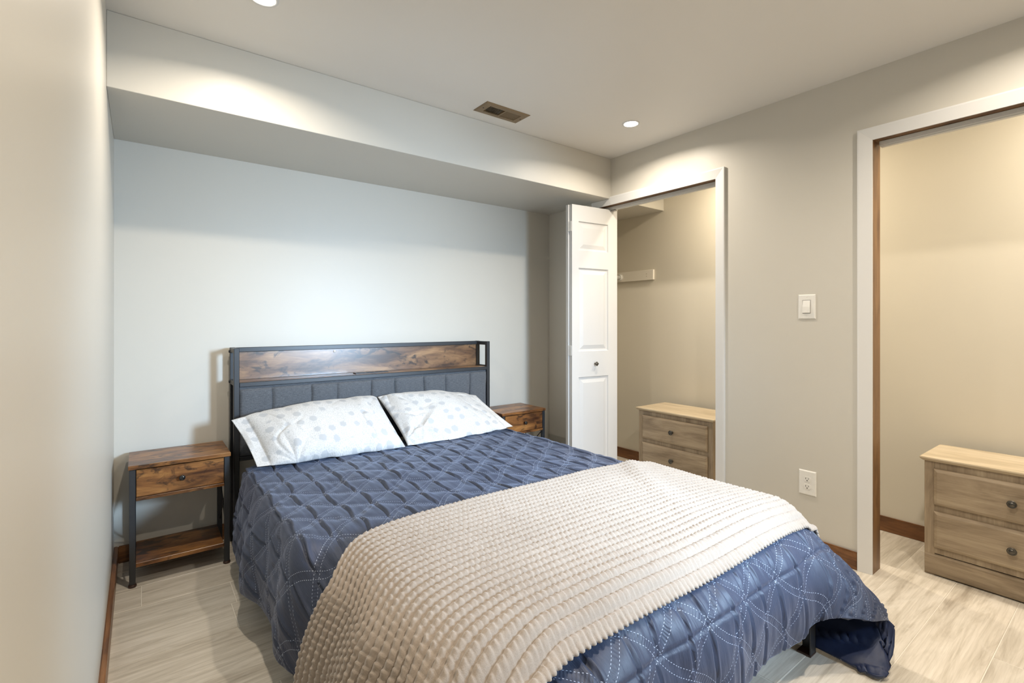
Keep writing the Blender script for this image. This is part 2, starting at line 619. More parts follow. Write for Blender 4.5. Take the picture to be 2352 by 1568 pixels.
# baseboards
def baseboard(name, x0, x1, y0, y1, mat, h=0.080, kids=None):
    return struct(name, box(x0, x1, y0, y1, 0.0, h, bev=0.003, seg=2), mat)


baseboard('baseboard_back', 0.016, XR, -0.014, 0.0, M['base_x'])
baseboard('baseboard_left', 0.0, 0.016, YF, 0.0, M['base'])
baseboard('baseboard_right', XR - 0.014, XR, -2.141, -1.497, M['base'])
baseboard('baseboard_closet', XC - 0.014, XC, YF, -0.006, M['base'])


# casings: bevelled white profile, mitred
def casing(bm, ya, yb, ztop, zin, face, sgn, full=True, zb=0.0):
    """upright casing between outer edge ya and inner edge yb"""
    th = 0.016
    p = [(ya, 0.0), (ya, th), (ya + (yb - ya) * 0.12, th), (yb, 0.007), (yb, 0.0)]
    prism(bm, p, lambda q: (face - sgn * q[1], q[0], zb),
          lambda q: (face - sgn * q[1], q[0], zin + (ztop - zin) * (q[0] - yb) / (ya - yb)))


def head(bm, ya_o, ya_i, yb_i, yb_o, zi, zo, face, sgn):
    th = 0.016
    p = [(zo, 0.0), (zo, th), (zo + (zi - zo) * 0.12, th), (zi, 0.007), (zi, 0.0)]
    prism(bm, p, lambda q: (face - sgn * q[1], ya_i + (ya_o - ya_i) * (q[0] - zi) / (zo - zi), q[0]),
          lambda q: (face - sgn * q[1], yb_i + (yb_o - yb_i) * (q[0] - zi) / (zo - zi), q[0]))


CO = 2.015
# closet opening near the bed (its far corner is notched under the soffit)
bm = bmesh.new()
casing(bm, -1.497, -1.441, CO, OZ, XR, 1)
casing(bm, -0.480, -0.535, ZS - 0.001, OZ, XR, 1)
struct('trim_1', bm, M['trim'])
bm = bmesh.new()
th = 0.016
head(bm, -DS - 0.001, -DS - 0.001, -1.441, -1.497, OZ, CO, XR, 1)
head(bm, -0.480, -0.535, -DS, -DS, OZ, ZS - 0.001, XR, 1)
struct('trim_2', bm, M['trim'])
bm = bmesh.new()
casing(bm, -2.141, -2.197, CO, OZ, XR, 1)
casing(bm, -3.156, -3.10, CO, OZ, XR, 1)
struct('trim_3', bm, M['trim'])
bm = bmesh.new()
head(bm, -2.141, -2.197, -3.10, -3.156, OZ, CO, XR, 1)
struct('trim_4', bm, M['trim'])


# stained jambs
def jambs(name, ya, yb):
    bm = bmesh.new()
    bx(bm, XR - 0.002, XI + 0.002, ya, ya + JT, 0, OZ)
    bx(bm, XR - 0.002, XI + 0.002, yb - JT, yb, 0, OZ)
    bx(bm, XR - 0.002, XI + 0.002, yb - JT, ya + JT, OZ, OZ + JT)
    o = struct(name, bm, M['jamb'])
    # pale enamelled bifold track under the head
    bm = bmesh.new()
    xt = (XR + XI) / 2 + 0.005
    bx(bm, xt - 0.014, xt + 0.014, yb + 0.004, ya - 0.012, OZ - 0.022, OZ - 0.0005, bev=0.002)
    bx(bm, xt - 0.010, xt + 0.010, yb + 0.004, ya - 0.016, OZ - 0.028, OZ - 0.020, bev=0.002)
    part('track', bm, M['track'], o, label='pale enamelled bifold door track')
    return o


jambs('trim_5', O1A, O1B)
jambs('trim_6', O2A, O2B)


# bifold door ------------------------------------------------------------------------------
def door_leaf(A, B, z0, z1, th, side, panels, u0, u1):
    """leaf whose visible face runs from A to B (xy); side = +1 when the body lies to the left of A->B"""
    A = Vector((A[0], A[1], 0)); B = Vector((B[0], B[1], 0))
    L = (B - A).length
    U = (B - A).normalized()
    Nn = Vector((-U.y, U.x, 0)) * side         # away from the visible face
    bm = bmesh.new()

    def P(u, z, d):
        return A + U * u + Nn * d + Vector((0, 0, z))

    def quad(*v):
        bm.faces.new([bm.verts.new(x) for x in v])

    def rect(ua, ub, za, zb, d):
        quad(P(ua, za, d), P(ub, za, d), P(ub, zb, d), P(ua, zb, d))

    for dface, sg in ((0.0, 1), (th, -1)):
        rect(0, u0, z0, z1, dface); rect(u1, L, z0, z1, dface)
        zs = [z0]
        for (a, b2) in panels:
            rect(u0, u1, zs[-1], a, dface)
            zs.append(b2)
            rings = [(0.0, 0.0), (0.005, 0.008), (0.015, 0.009), (0.042, 0.002)]
            prev = None
            for ins, dep in rings:
                dd = dface + sg * dep
                c = [P(u0 + ins, a + ins, dd), P(u1 - ins, a + ins, dd), P(u1 - ins, b2 - ins, dd), P(u0 + ins, b2 - ins, dd)]
                if prev:
                    for i in range(4):
                        j = (i + 1) % 4
                        quad(prev[i], prev[j], c[j], c[i])
                prev = c
            quad(*prev)
        rect(u0, u1, zs[-1], z1, dface)
    for (ua, ub, za, zb) in ((0, 0, z0, z1), (L, L, z0, z1)):
        quad(P(ua, za, 0), P(ua, zb, 0), P(ua, zb, th), P(ua, za, th))
    quad(P(0, z0, 0), P(L, z0, 0), P(L, z0, th), P(0, z0, th))
    quad(P(0, z1, 0), P(L, z1, 0), P(L, z1, th), P(0, z1, th))
    bmesh.ops.remove_doubles(bm, verts=bm.verts, dist=1e-5)
    es = [e for e in bm.edges if len(e.link_faces) == 2 and e.calc_length() > L * 0.9 and
          e.link_faces[0].normal.length > 0 and abs(e.link_faces[0].normal.dot(e.link_faces[1].normal)) < 0.1]
    return bm, P


pans = [(0.16, 0.762), (0.938, 1.510), (1.630, 1.828)]
door = bpy.data.objects.new('door_1', None)
COL.objects.link(door)
door['kind'] = 'structure'
door.location = (2.835, -0.6, 0)
TH = 0.028
bmA, PA = door_leaf((2.832, -0.6225), (2.428, -0.5765), 0.012, 1.938, TH, -1, pans, 0.084, 0.350)
part('leaf', bmA, M['door'], door)
bmB, PB = door_leaf((2.826, -0.5865), (2.422, -0.5445), 0.012, 1.938, TH - 0.004, -1, pans, 0.084, 0.350)
lfB = part('leaf', bmB, M['door'], door)
for zc in (1.790, 0.945, 0.21):
    bm = bmesh.new()
    c = PA(0.4065, zc, 0.0)
    for dd, hh in ((0.000, 0.036), (0.004, 0.036)):
        pass
    for k, (d0, d1) in enumerate(((0.006, 0.024), (0.040, 0.056))):
        p0 = PA(0.4050, zc, d0)
        p1 = PA(0.4050, zc, d1)
        bx(bm, p0.x - 0.005, p0.x + 0.003, min(p0.y, p1.y), max(p0.y, p1.y), zc - 0.034, zc + 0.034, bev=0.001)
    q0 = PA(0.411, zc, 0.030)
    cyl(bm, (q0.x, q0.y, zc - 0.034), (q0.x, q0.y, zc + 0.034), 0.0045, n=12)
    part('hinge', bm, M['hinge'], door, smooth=False)
# diamond-shaped dark knob
bm = bmesh.new()
kc = PA(0.205, 0.849, 0.0)
nrm = (PA(0.2, 0, -1) - PA(0.2, 0, 0)).normalized()
lathe(bm, kc, nrm, [(0, 0.006), (0.004, 0.0055), (0.014, 0.005)], 12)
uu = Vector((-nrm.y, nrm.x, 0))
s = 0.0165
ring = []
for d, sc_ in ((0.014, 0.8), (0.018, 1.0), (0.024, 0.9), (0.028, 0.25)):
    ring.append([bm.verts.new(kc + nrm * d + (uu * a + Vector((0, 0, b_))) * s * sc_) for a, b_ in ((1, 0), (0, 1), (-1, 0), (0, -1))])
for R0, R1 in zip(ring, ring[1:]):
    for i in range(4):
        j = (i + 1) % 4
        bm.faces.new([R0[i], R0[j], R1[j], R1[i]])
bm.faces.new(ring[-1]); bm.faces.new(ring[0][::-1])
part('knob', bm, M['pewter'], door, label='dark diamond-shaped knob')
bm = bmesh.new()
xt = (XR + XI) / 2 + 0.005
bx(bm, xt - 0.012, xt + 0.012, -0.66, -0.60, OZ - 0.034, OZ - 0.022, bev=0.002)
cyl(bm, (xt, -0.61, 1.93), (xt, -0.61, OZ - 0.03), 0.004, n=10)
part('pivot_bracket', bm, M['pewter_hi'], door)


# ------------------------------------------------------------------ the bed
BXL, BXR = 0.471, 2.021
PF, PB_ = -0.189, -0.038
HZ = 1.007
bed = thing('bed_frame', 'black metal bed frame with charcoal padded headboard and brown storage shelf', 'bed', (1.246, -0.11, 0))
P_ = 0.025
for (px0, px1) in ((BXL, BXL + P_), (BXR - P_, BXR)):
    part('post', box(px0, px1, PF, PF + P_, 0.0, HZ, bev=0.002), M['metal'], bed)
    part('post', box(px0, px1, PB_ - P_, PB_, 0.0, HZ, bev=0.002), M['metal'], bed)
    for z in (HZ - P_, 0.818):
        part('side_rail', box(px0 + 0.001, px1 - 0.001, PF + P_, PB_ - P_, z, z + P_ - 0.001, bev=0.002), M['metal'], bed)
part('top_rail', box(BXL + P_, BXR - P_, PB_ - P_ + 0.001, PB_ - 0.001, HZ - P_, HZ - 0.001, bev=0.002), M['metal'], bed)
part('front_rail', box(BXL + P_, BXR - P_, PF + 0.001, PF + P_ - 0.002, 0.812, 0.834, bev=0.002), M['metal'], bed)
part('lower_rail', box(BXL + P_, BXR - P_, PF + 0.001, PF + P_ - 0.002, 0.440, 0.460, bev=0.002), M['metal'], bed)
part('shelf', box(BXL + P_ + 0.001, BXR - P_ - 0.001, PF + P_, PB_ - P_, 0.822, 0.836, bev=0.001), M['rustic_head'], bed, label='brown wood-look shelf board')
bk = part('back_panel', box(BXL + P_, BXR - P_, PB_ - 0.014, PB_ - 0.003, 0.836, HZ - P_, bev=0.001), M['rustic_head'], bed, label='rustic brown wood-look back panel')
bm = bmesh.new(); lathe(bm, (1.008, PB_ - 0.014, 0.968), (0, -1, 0), [(0, 0.007), (0.003, 0.007), (0.006, 0.003)], 16)
part('cap', bm, M['plastic'], bk, smooth=True, label='small white screw cap')
bm = bmesh.new(); bx(bm, 1.10, 1.30, PF + P_ + 0.012, PF + P_ + 0.062, 0.836, 0.841, bev=0.001)
for i in range(3):
    bx(bm, 1.12 + i * 0.055, 1.155 + i * 0.055, PF + P_ + 0.022, PF + P_ + 0.052, 0.841, 0.8425, bev=0.0005)
part('cable_flap', bm, M['metal'], bed, label='black cable flap set in the shelf')
# bolts on the outer left posts
for z in (0.987, 0.83):
    bm = bmesh.new(); lathe(bm, (BXL, PB_ - 0.012, z), (-1, 0, 0), [(0, 0.008), (0.004, 0.0075), (0.006, 0.004)], 14)
    part('bolt', bm, M['metal'], bed, smooth=True)
# padded panel: one cushioned channel per pair of seams
seams = [0.498, 0.646, 0.843, 0.983, 1.183, 1.327, 1.520, 1.674, 1.861, 1.994]
panel = part('padded_panel', box(0.498, 1.994, PF + 0.012, PF + P_ + 0.008, 0.461, 0.811), M['charcoal'], bed, label='charcoal linen padded panel with stitched seams')
for a, b_ in zip(seams, seams[1:]):
    n, m = 26, 28
    X = np.linspace(a, b_, n); Z = np.linspace(0.461, 0.811, m)
    XX, ZZ = np.meshgrid(X, Z, indexing='ij')
    u = (XX - a) / (b_ - a) * 2 - 1; v = (ZZ - 0.461) / 0.35 * 2 - 1
    prof = (1 - np.abs(u) ** 6) ** 0.5 * (1 - np.abs(v) ** 10) ** 0.5
    sway = 0.004 * np.sin(ZZ * 18 + a * 30) * (1 - (np.abs(v)) ** 4)
    Pn = np.stack([XX + sway * (1 if a > 0.5 else 0) * (1 - np.abs(u) * 0), PF + 0.012 - 0.017 * prof, ZZ], -1)
    if a < 0.5: Pn[0, :, 0] = a
    part_o = grid_mesh('channel', Pn, np.stack([XX, ZZ], -1), M['charcoal'], panel)
# side rails, foot rail, legs
for (xa, xb) in ((0.500, 0.522), (1.970, 1.992)):
    part('bed_rail', box(xa, xb, -2.235, PF - 0.002, 0.235, 0.300, bev=0.002), M['metal'], bed)
part('foot_rail', box(0.522, 1.970, -2.235, -2.213, 0.235, 0.300, bev=0.002), M['metal'], bed)
part('centre_rail', box(1.236, 1.256, -2.213, PF - 0.002, 0.235, 0.285, bev=0.002), M['metal'], bed)


def angle_leg(x, y, sx, sy):
    bm = bmesh.new()
    bx(bm, x, x + sx * 0.042, y, y + sy * 0.004, 0.003, 0.30, bev=0.0006)
    bx(bm, x, x + sx * 0.004, y, y + sy * 0.042, 0.003, 0.30, bev=0.0006)
    o = part('leg', bm, M['metal'], bed)
    bm = bmesh.new()
    bx(bm, x - 0.001 * sx, x + sx * 0.044, y - 0.001 * sy, y + sy * 0.044, 0.0, 0.006, bev=0.001)
    part('foot_pad', bm, M['rubber'], o)
    return o


angle_leg(1.955, -2.262, -1, 1)
angle_leg(0.520, -2.262, 1, 1)
angle_leg(0.492, -1.31, 1, 1)
angle_leg(2.000, -1.31, -1, 1)
angle_leg(1.246, -1.31, 1, 1)

bm = box(0.525, 1.965, -2.195, PF - 0.03, 0.301, 0.420, bev=0.05, seg=4)
part('mattress', bm, M['mattress'], None, smooth=True)
tag(bpy.data.objects['mattress'], 'white mattress under the navy comforter on the bed frame', 'mattress')


# comforter --------------------------------------------------------------------------------
CX = 1.236
TOP = 0.468


def top_z(x, y):
    q = np.abs(x - CX) / 0.70
    return TOP + 0.012 - 0.022 * q ** 4 - 0.032 * np.clip((-y - 1.46) / 0.14, 0, 1) * np.clip((0.70 - x) / 0.14, 0, 1) ** 2 + 0.006 * vnoise(x * 3.1 + 5, y * 3.3 + 40, 1) - 0.02 * np.clip((-y - 1.9) / 0.3, 0, 1) ** 2


def height(s, t):
    """quilted relief in metres, in cloth coordinates"""
    nz = 0.010 * vnoise(s * 9 + 3, t * 9 + 50, 2)
    t2 = t + nz
    u1 = (t2 + QA * s) / QG; u2 = (t2 - QA * s) / QG
    perp = QG / math.sqrt(1 + QA * QA)
    d1 = np.abs(u1 - np.floor(u1) - 0.5) * perp; d2 = np.abs(u2 - np.floor(u2) - 0.5) * perp
    d = np.minimum(d1, d2)
    h = 0.0032 * (1 - np.exp(-(d / 0.020) ** 2))
    i = np.round(u1); j = np.round(u2)
    best = np.zeros_like(s)
    r1 = np.sin(i * 12.9898 + j * 78.233) * 43758.5453
    r1 = r1 - np.floor(r1)
    tc = (i + j) * QG / 2; sc_ = (i - j) * QG / (2 * QA) + (r1 - 0.5) * 0.03
    ds = s - sc_ + 0.16 * (t - tc) * (r1 - 0.3) + 0.002 * np.sin((t - tc) * 50 + r1 * 6)
    dt = t - tc
    w = np.exp(-(dt / 0.072) ** 4)
    h = h + w * (0.0055 * np.exp(-((ds - 0.0085) / 0.006) ** 2) - 0.0115 * np.exp(-(ds / 0.0034) ** 2) + 0.0010 * np.exp(-((ds + 0.012) / 0.009) ** 2))
    h = h - 0.006 * np.exp(-((t - 2.318) / 0.0045) ** 2)
    h = h + 0.0026 * vnoise(s * 60 + 9, t * 11 + 30, 3) + 0.005 * vnoise(s * 12 + 9, t * 6 + 30, 4)
    return h


# skirt keys: (border point, drop polyline).  The border ring is a rounded rectangle on the top sheet.
bL, bR, bH, bF = 0.560, 1.915, -0.425, -2.125
rc = 0.05


def side_key(x, y, sgn, hem=0.13, wob=0.0, tuck=0.0):
    # sgn -1 = left side, +1 = right side
    zt = float(top_z(np.array(x), np.array(y)))
    if sgn < 0 and y < -1.52:
        return [(x, y, zt), (0.528, y, 0.385), (0.500, y, 0.320), (0.482, y, 0.24), (0.478, y, hem)]
    if sgn < 0:
        return [(x, y, zt), (0.490, y, 0.452), (0.452 + wob, y, 0.36), (0.430 + wob, y, 0.25), (0.424 + wob * 1.4, y, hem)]
    return [(x, y, zt), (1.990, y, 0.452), (2.045 + wob, y, 0.36), (2.065 + wob, y, 0.20), (2.045 + wob - tuck, y, 0.03)]


def foot_key(x, y, hem=0.15, wob=0.0):
    zt = float(top_z(np.array(x), np.array(y)))
    return [(x, y, zt), (x, -2.205, 0.433 - 0.02 * (x < 0.9)), (x, -2.268 + wob, 0.375), (x, -2.298 + wob, 0.27), (x, -2.292 + wob * 1.5, hem)]


keys = []      # (border xy, poly)
for y in np.arange(-0.425, -2.05, -0.16):
    w = (0.012 * math.sin(y * 9.0) + 0.008 * math.sin(y * 23.0)) * (1 if y > -1.5 else 0.3)
    keys.append(((bL, y), side_key(bL, y, -1, 0.125 + 0.018 * math.sin(y * 5 + 1.0), w)))
# left foot corner
for k, ang in enumerate((10, 35, 60, 82)):
    a = math.radians(ang)
    bxp = (bL + rc - rc * math.cos(a), bF + rc - rc * math.sin(a))
    ox, oy = -math.cos(a), -math.sin(a)
    zt = float(top_z(np.array(bxp[0]), np.array(bxp[1])))
    bulge = math.sin(2 * a)
    cxp, cyp = bxp
    po = [(cxp, cyp, zt)]
    for (o_, z_) in ((0.06, 0.400), (0.09 + 0.02 * bulge, 0.32), (0.105 + 0.05 * bulge, 0.22), (0.145 + 0.10 * bulge, 0.125 - 0.08 * bulge)):
        po.append((cxp + ox * o_, cyp + oy * o_, z_))
    keys.append((bxp, po))
for x in np.arange(0.70, 1.76, 0.13):
    w = 0.010 * math.sin(x * 13.0)
    keys.append(((x, bF), foot_key(x, bF, 0.150 + 0.010 * math.sin(x * 7), w)))
# explicit columns around the right foot corner (the cloth runs out into a long ridge, then tucks back to the leg)
zt = TOP - 0.012
keys += [
    ((1.800, bF), [(1.800, bF, zt), (1.812, -2.205, 0.440), (1.822, -2.270, 0.375), (1.826, -2.306, 0.28), (1.817, -2.303, 0.168)]),
    ((1.855, bF), [(1.855, bF, zt), (1.885, -2.207, 0.436), (1.905, -2.285, 0.370), (1.905, -2.335, 0.28), (1.860, -2.335, 0.187)]),
    ((1.885, bF + 0.006), [(1.885, bF + 0.006, zt), (1.930, -2.205, 0.432), (1.970, -2.295, 0.355), (1.985, -2.362, 0.26), (1.930, -2.376, 0.182)]),
    ((1.900, bF + 0.016), [(1.900, bF + 0.016, zt), (1.955, -2.200, 0.428), (2.015, -2.290, 0.340), (2.050, -2.375, 0.235), (1.995, -2.415, 0.168)]),
    ((1.910, bF + 0.030), [(1.910, bF + 0.030, zt), (1.970, -2.190, 0.425), (2.045, -2.285, 0.325), (2.105, -2.380, 0.210), (2.125, -2.428, 0.118)]),
    ((1.915, bF + 0.045), [(1.915, bF + 0.045, zt), (1.985, -2.165, 0.425), (2.070, -2.270, 0.300), (2.128, -2.375, 0.150), (2.045, -2.445, 0.030)]),
    ((1.915, bF + 0.080), [(1.915, bF + 0.080, zt), (1.990, -2.120, 0.430), (2.070, -2.200, 0.300), (2.110, -2.330, 0.120), (1.965, -2.440, 0.008)]),
    ((1.915, bF + 0.150), [(1.915, bF + 0.150, zt), (1.990, -2.040, 0.440), (2.055, -2.080, 0.320), (2.085, -2.200, 0.140), (1.968, -2.330, 0.008)]),
    ((1.915, bF + 0.260), [(1.915, bF + 0.260, zt), (1.990, -1.900, 0.446), (2.045, -1.930, 0.340), (2.070, -1.990, 0.160), (1.985, -2.120, 0.010)]),
]
for y in np.arange(-1.70, -0.40, 0.155):
    w = 0.012 * math.sin(y * 11.0)
    keys.append(((bR, y), side_key(bR, y, 1, 0, w, 0.02)))
keys.append(((bR, bH), side_key(bR, bH, 1, 0, 0, 0.02)))


def catmull(P, q):
    """P (k, ...) control samples at 0..k-1, q query -> interpolated"""
    k = P.shape[0]
    i = np.clip(np.floor(q).astype(int), 0, k - 2)
    f = (q - i).reshape((-1,) + (1,) * (P.ndim - 1))
    p0 = P[np.clip(i - 1, 0, k - 1)]; p1 = P[i]; p2 = P[i + 1]; p3 = P[np.clip(i + 2, 0, k - 1)]
    return 0.5 * ((2 * p1) + (-p0 + p2) * f + (2 * p0 - 5 * p1 + 4 * p2 - p3) * f ** 2 + (-p0 + 3 * p1 - 3 * p2 + p3) * f ** 3)


KP = np.array([k[1] for k in keys])                       # (K,5,3)
seg = np.linalg.norm(np.diff(KP[:, 0, :2], axis=0), axis=1)
midlen = np.linalg.norm(np.diff(KP[:, 3, :2], axis=0), axis=1)
steps = np.maximum(2, np.ceil(np.maximum(seg, midlen) / 0.0056)).astype(int)
qs = np.concatenate([i + np.arange(n) / n for i, n in enumerate(steps)] + [[len(keys) - 1.0]])
NV = 84
cols = catmull(KP, qs)                                    # (Q,5,3)
cols = np.moveaxis(catmull(np.moveaxis(cols, 1, 0), np.linspace(0, 4, NV)), 0, 1)   # (Q,NV,3)
# arc length down each column
ds_ = np.concatenate([np.zeros((cols.shape[0], 1)), np.cumsum(np.linalg.norm(np.diff(cols, axis=1), axis=2), axis=1)], 1)
# cloth coordinates: outward direction of the ring
bp_ = cols[:, 0, :2]
tan = np.gradient(bp_, axis=0)
tan /= np.linalg.norm(tan, axis=1, keepdims=True) + 1e-9
outd = np.stack([tan[:, 1], -tan[:, 0]], -1)
ker = np.ones(9) / 9
for c_ in range(2):
    outd[:, c_] = np.convolve(np.pad(outd[:, c_], 4, mode='edge'), ker, mode='valid')
cen = np.array([CX, -1.2])
sg = np.sign(np.sum((bp_ - cen) * outd, axis=1, keepdims=True)); outd *= sg
UVs = bp_[:, None, :] + outd[:, None, :] * ds_[:, :, None]

Nrm = normals(cols)
if np.mean(Nrm[:, 5, 2]) < 0:
    Nrm = -Nrm
Hs = height(UVs[..., 0], -UVs[..., 1])
und_b = 1 - 0.88 * (np.clip((-cols[..., 1] - 1.56) / 0.06, 0, 1) * np.clip((2.235 + cols[..., 1]) / 0.03, 0, 1))
Hs = Hs * und_b
fade_v = 1 - 0.6 * np.clip((np.arange(NV) - NV + 5) / 5.0, 0, 1)
Sk = cols + Nrm * (Hs * fade_v[None, :])[..., None]
Sk[..., 2] = np.maximum(Sk[..., 2], 0.006)

# top sheet: rays from a centre-line to the ring so both meshes share the border exactly
Q = Sk.shape[0]
cy_line = np.clip(bp_[:, 1], -1.55, -0.9)
cy_line = np.where(bp_[:, 1] > -0.9, -0.426 + 0 * cy_line, cy_line)
spine = np.stack([np.full(Q, CX), np.clip(bp_[:, 1], -1.50, bH)], -1)
NR = 150
fr = np.linspace(0, 1, NR)
XY = spine[:, None, :] * (1 - fr)[None, :, None] + bp_[:, None, :] * fr[None, :, None]
Zt = top_z(XY[..., 0], XY[..., 1])
# blend to ring heights
Zt = Zt * (1 - fr[None, :] ** 6) + cols[:, 0, 2][:, None] * fr[None, :] ** 6
Ht = height(XY[..., 0], -XY[..., 1])
Ht = Ht * (1 - 0.6 * np.clip((-XY[..., 1] - 1.52) / 0.05, 0, 1))
Tp = np.concatenate([XY, (Zt + Ht)[..., None]], -1)
Tp[:, -1, :] = Sk[:, 0, :]
full = np.concatenate([Tp[:, :-1, :], Sk], axis=1)
fuv = np.concatenate([XY[:, :-1, :], UVs], axis=1)
fuv[..., 1] *= -1
com = grid_mesh('comforter', full, fuv, [M['navy'], M['navy_lining']])
tag(com, 'dark navy pintucked comforter with white diamond stitching spread over the bed', 'comforter')
so = com.modifiers.new('thick', 'SOLIDIFY')
so.thickness = 0.012
so.offset = -1
so.material_offset = 1
so.material_offset_rim = 0
# which way does the sheet face?
com.data.update()
nz_ = sum(p.normal.z for p in list(com.data.polygons)[::997])
if nz_ < 0:
    com.data.flip_normals()


# blanket ----------------------------------------------------------------------------------
def cross_section(n, zoff):
    """x,z curve from the left hem over the top to the right hem, with arc length; bigger than the comforter by zoff"""
    o = zoff
    ctl = np.array([(0.432, 0.04), (0.434, 0.12), (0.438, 0.19), (0.455, 0.275), (0.487, 0.355), (0.530, 0.422),
                    (0.605, 0.470), (0.72, 0.489), (1.0, 0.496), (1.236, 0.498), (1.5, 0.497), (1.75, 0.495),
                    (1.90, 0.488), (1.990 + o * 0.6, 0.452 + o * 0.7), (2.050 + o, 0.365), (2.072 + o, 0.29), (2.076 + o, 0.22)])
    q = np.linspace(0, len(ctl) - 1, 3000)
    c = catmull(ctl, q)
    s = np.concatenate([[0], np.cumsum(np.linalg.norm(np.diff(c, axis=0), axis=1))])
    ss = np.linspace(0, s[-1], n)
    return np.stack([np.interp(ss, s, c[:, 0]), np.interp(ss, s, c[:, 1])], -1), ss


nB = 780
cs, ss = cross_section(nB, 0.024)
nrm2 = np.stack([-np.gradient(cs[:, 1]), np.gradient(cs[:, 0])], -1)
nrm2 /= np.linalg.norm(nrm2, axis=1, keepdims=True)
ROW = 0.0287
rows = 26
mB = rows * 10 + 1
tt = np.linspace(0, rows * ROW, mB)
SS, TT = np.meshgrid(ss, tt, indexing='ij')
swing = np.clip((0.494 - cs[:, 1]) / 0.085, 0, 1); swing = swing * swing * (3 - 2 * swing) * (cs[:, 0] < 1)
y_head = 0.012 * np.sin(ss * 2.2) - np.where(cs[:, 0] > 1.6, 0.05 * (cs[:, 0] - 1.6) / 0.4, 0) - 0.115 * swing
YY = -1.488 + y_head[:, None] * (1 - TT / TT.max()) ** 0.8 - TT
YY = YY - 0.09 * (np.clip((0.82 - cs[:, 0]) / 0.25, 0, 1) ** 1.5)[:, None] * (TT / TT.max()) ** 2
rowf = TT / ROW
rid = np.floor(rowf); rf = rowf - rid
ridge = np.clip(np.sin(np.pi * rf), 0, 1) ** 0.7
BP = 0.0178
shift = (np.sin(rid * 7.13) * 0.15)
bf = SS / BP + shift + 0.06 * vnoise(SS * 60, TT * 40, 5)
bff = bf - np.floor(bf)
tuft = 0.64 + 0.36 * np.clip(bff / 0.82, 0, 1) ** 0.7 * np.clip((1 - bff) / 0.14, 0, 1)
hB = 0.0140 * ridge * tuft + 0.0012 * vnoise(SS * 200, TT * 200, 6)
# rounding of the last row over the foot edge
fy = np.clip((-YY - 2.105) / 0.12, 0, 1)
Xb = cs[:, 0][:, None] + nrm2[:, 0][:, None] * hB
Zb = cs[:, 1][:, None] + nrm2[:, 1][:, None] * hB
YY = YY - 0.007 * np.clip(np.sin(np.pi * bff), 0, 1) * np.clip((TT - TT.max() + 0.014) / 0.014, 0, 1)
topw = np.clip((cs[:, 1] - 0.40) / 0.06, 0, 1)[:, None]
und = 0.006 * vnoise(SS * 2.4, TT * 3.0, 7) * topw
fold = 0.012 * np.exp(-((SS - (1.75 - TT * 0.55)) / 0.05) ** 2) * topw * np.exp(-(TT / 0.35) ** 2)
Zb = Zb + und + fold - topw * (0.006 * fy + 0.050 * fy ** 2.4)
Xb = Xb - (1 - topw) * 0.010 * np.sin(TT * 22 + 1.0) * (cs[:, 0] < 1)[:, None]
# under the foot edge the sides pull in with the bed's rounded corner
inn = np.clip((-YY - 2.09) / 0.16, 0, 1) ** 2
Xb = np.where(cs[:, 0][:, None] > 1.236, Xb - inn * 0.035 * np.clip((cs[:, 0][:, None] - 1.80) / 0.20, 0, 1), Xb)
Pb = np.stack([Xb, YY + 0 * Xb, Zb], -1)
bl = grid_mesh('throw_blanket', Pb, np.stack([SS, TT], -1), M['cream'])
tag(bl, 'cream ribbed plush throw blanket laid across the foot of the bed', 'blanket')
nz_ = sum(p.normal.z for p in list(bl.data.polygons)[::997])
if nz_ < 0:
    bl.data.flip_normals()
so = bl.modifiers.new('thick', 'SOLIDIFY')
so.thickness = 0.008
so.offset = -1


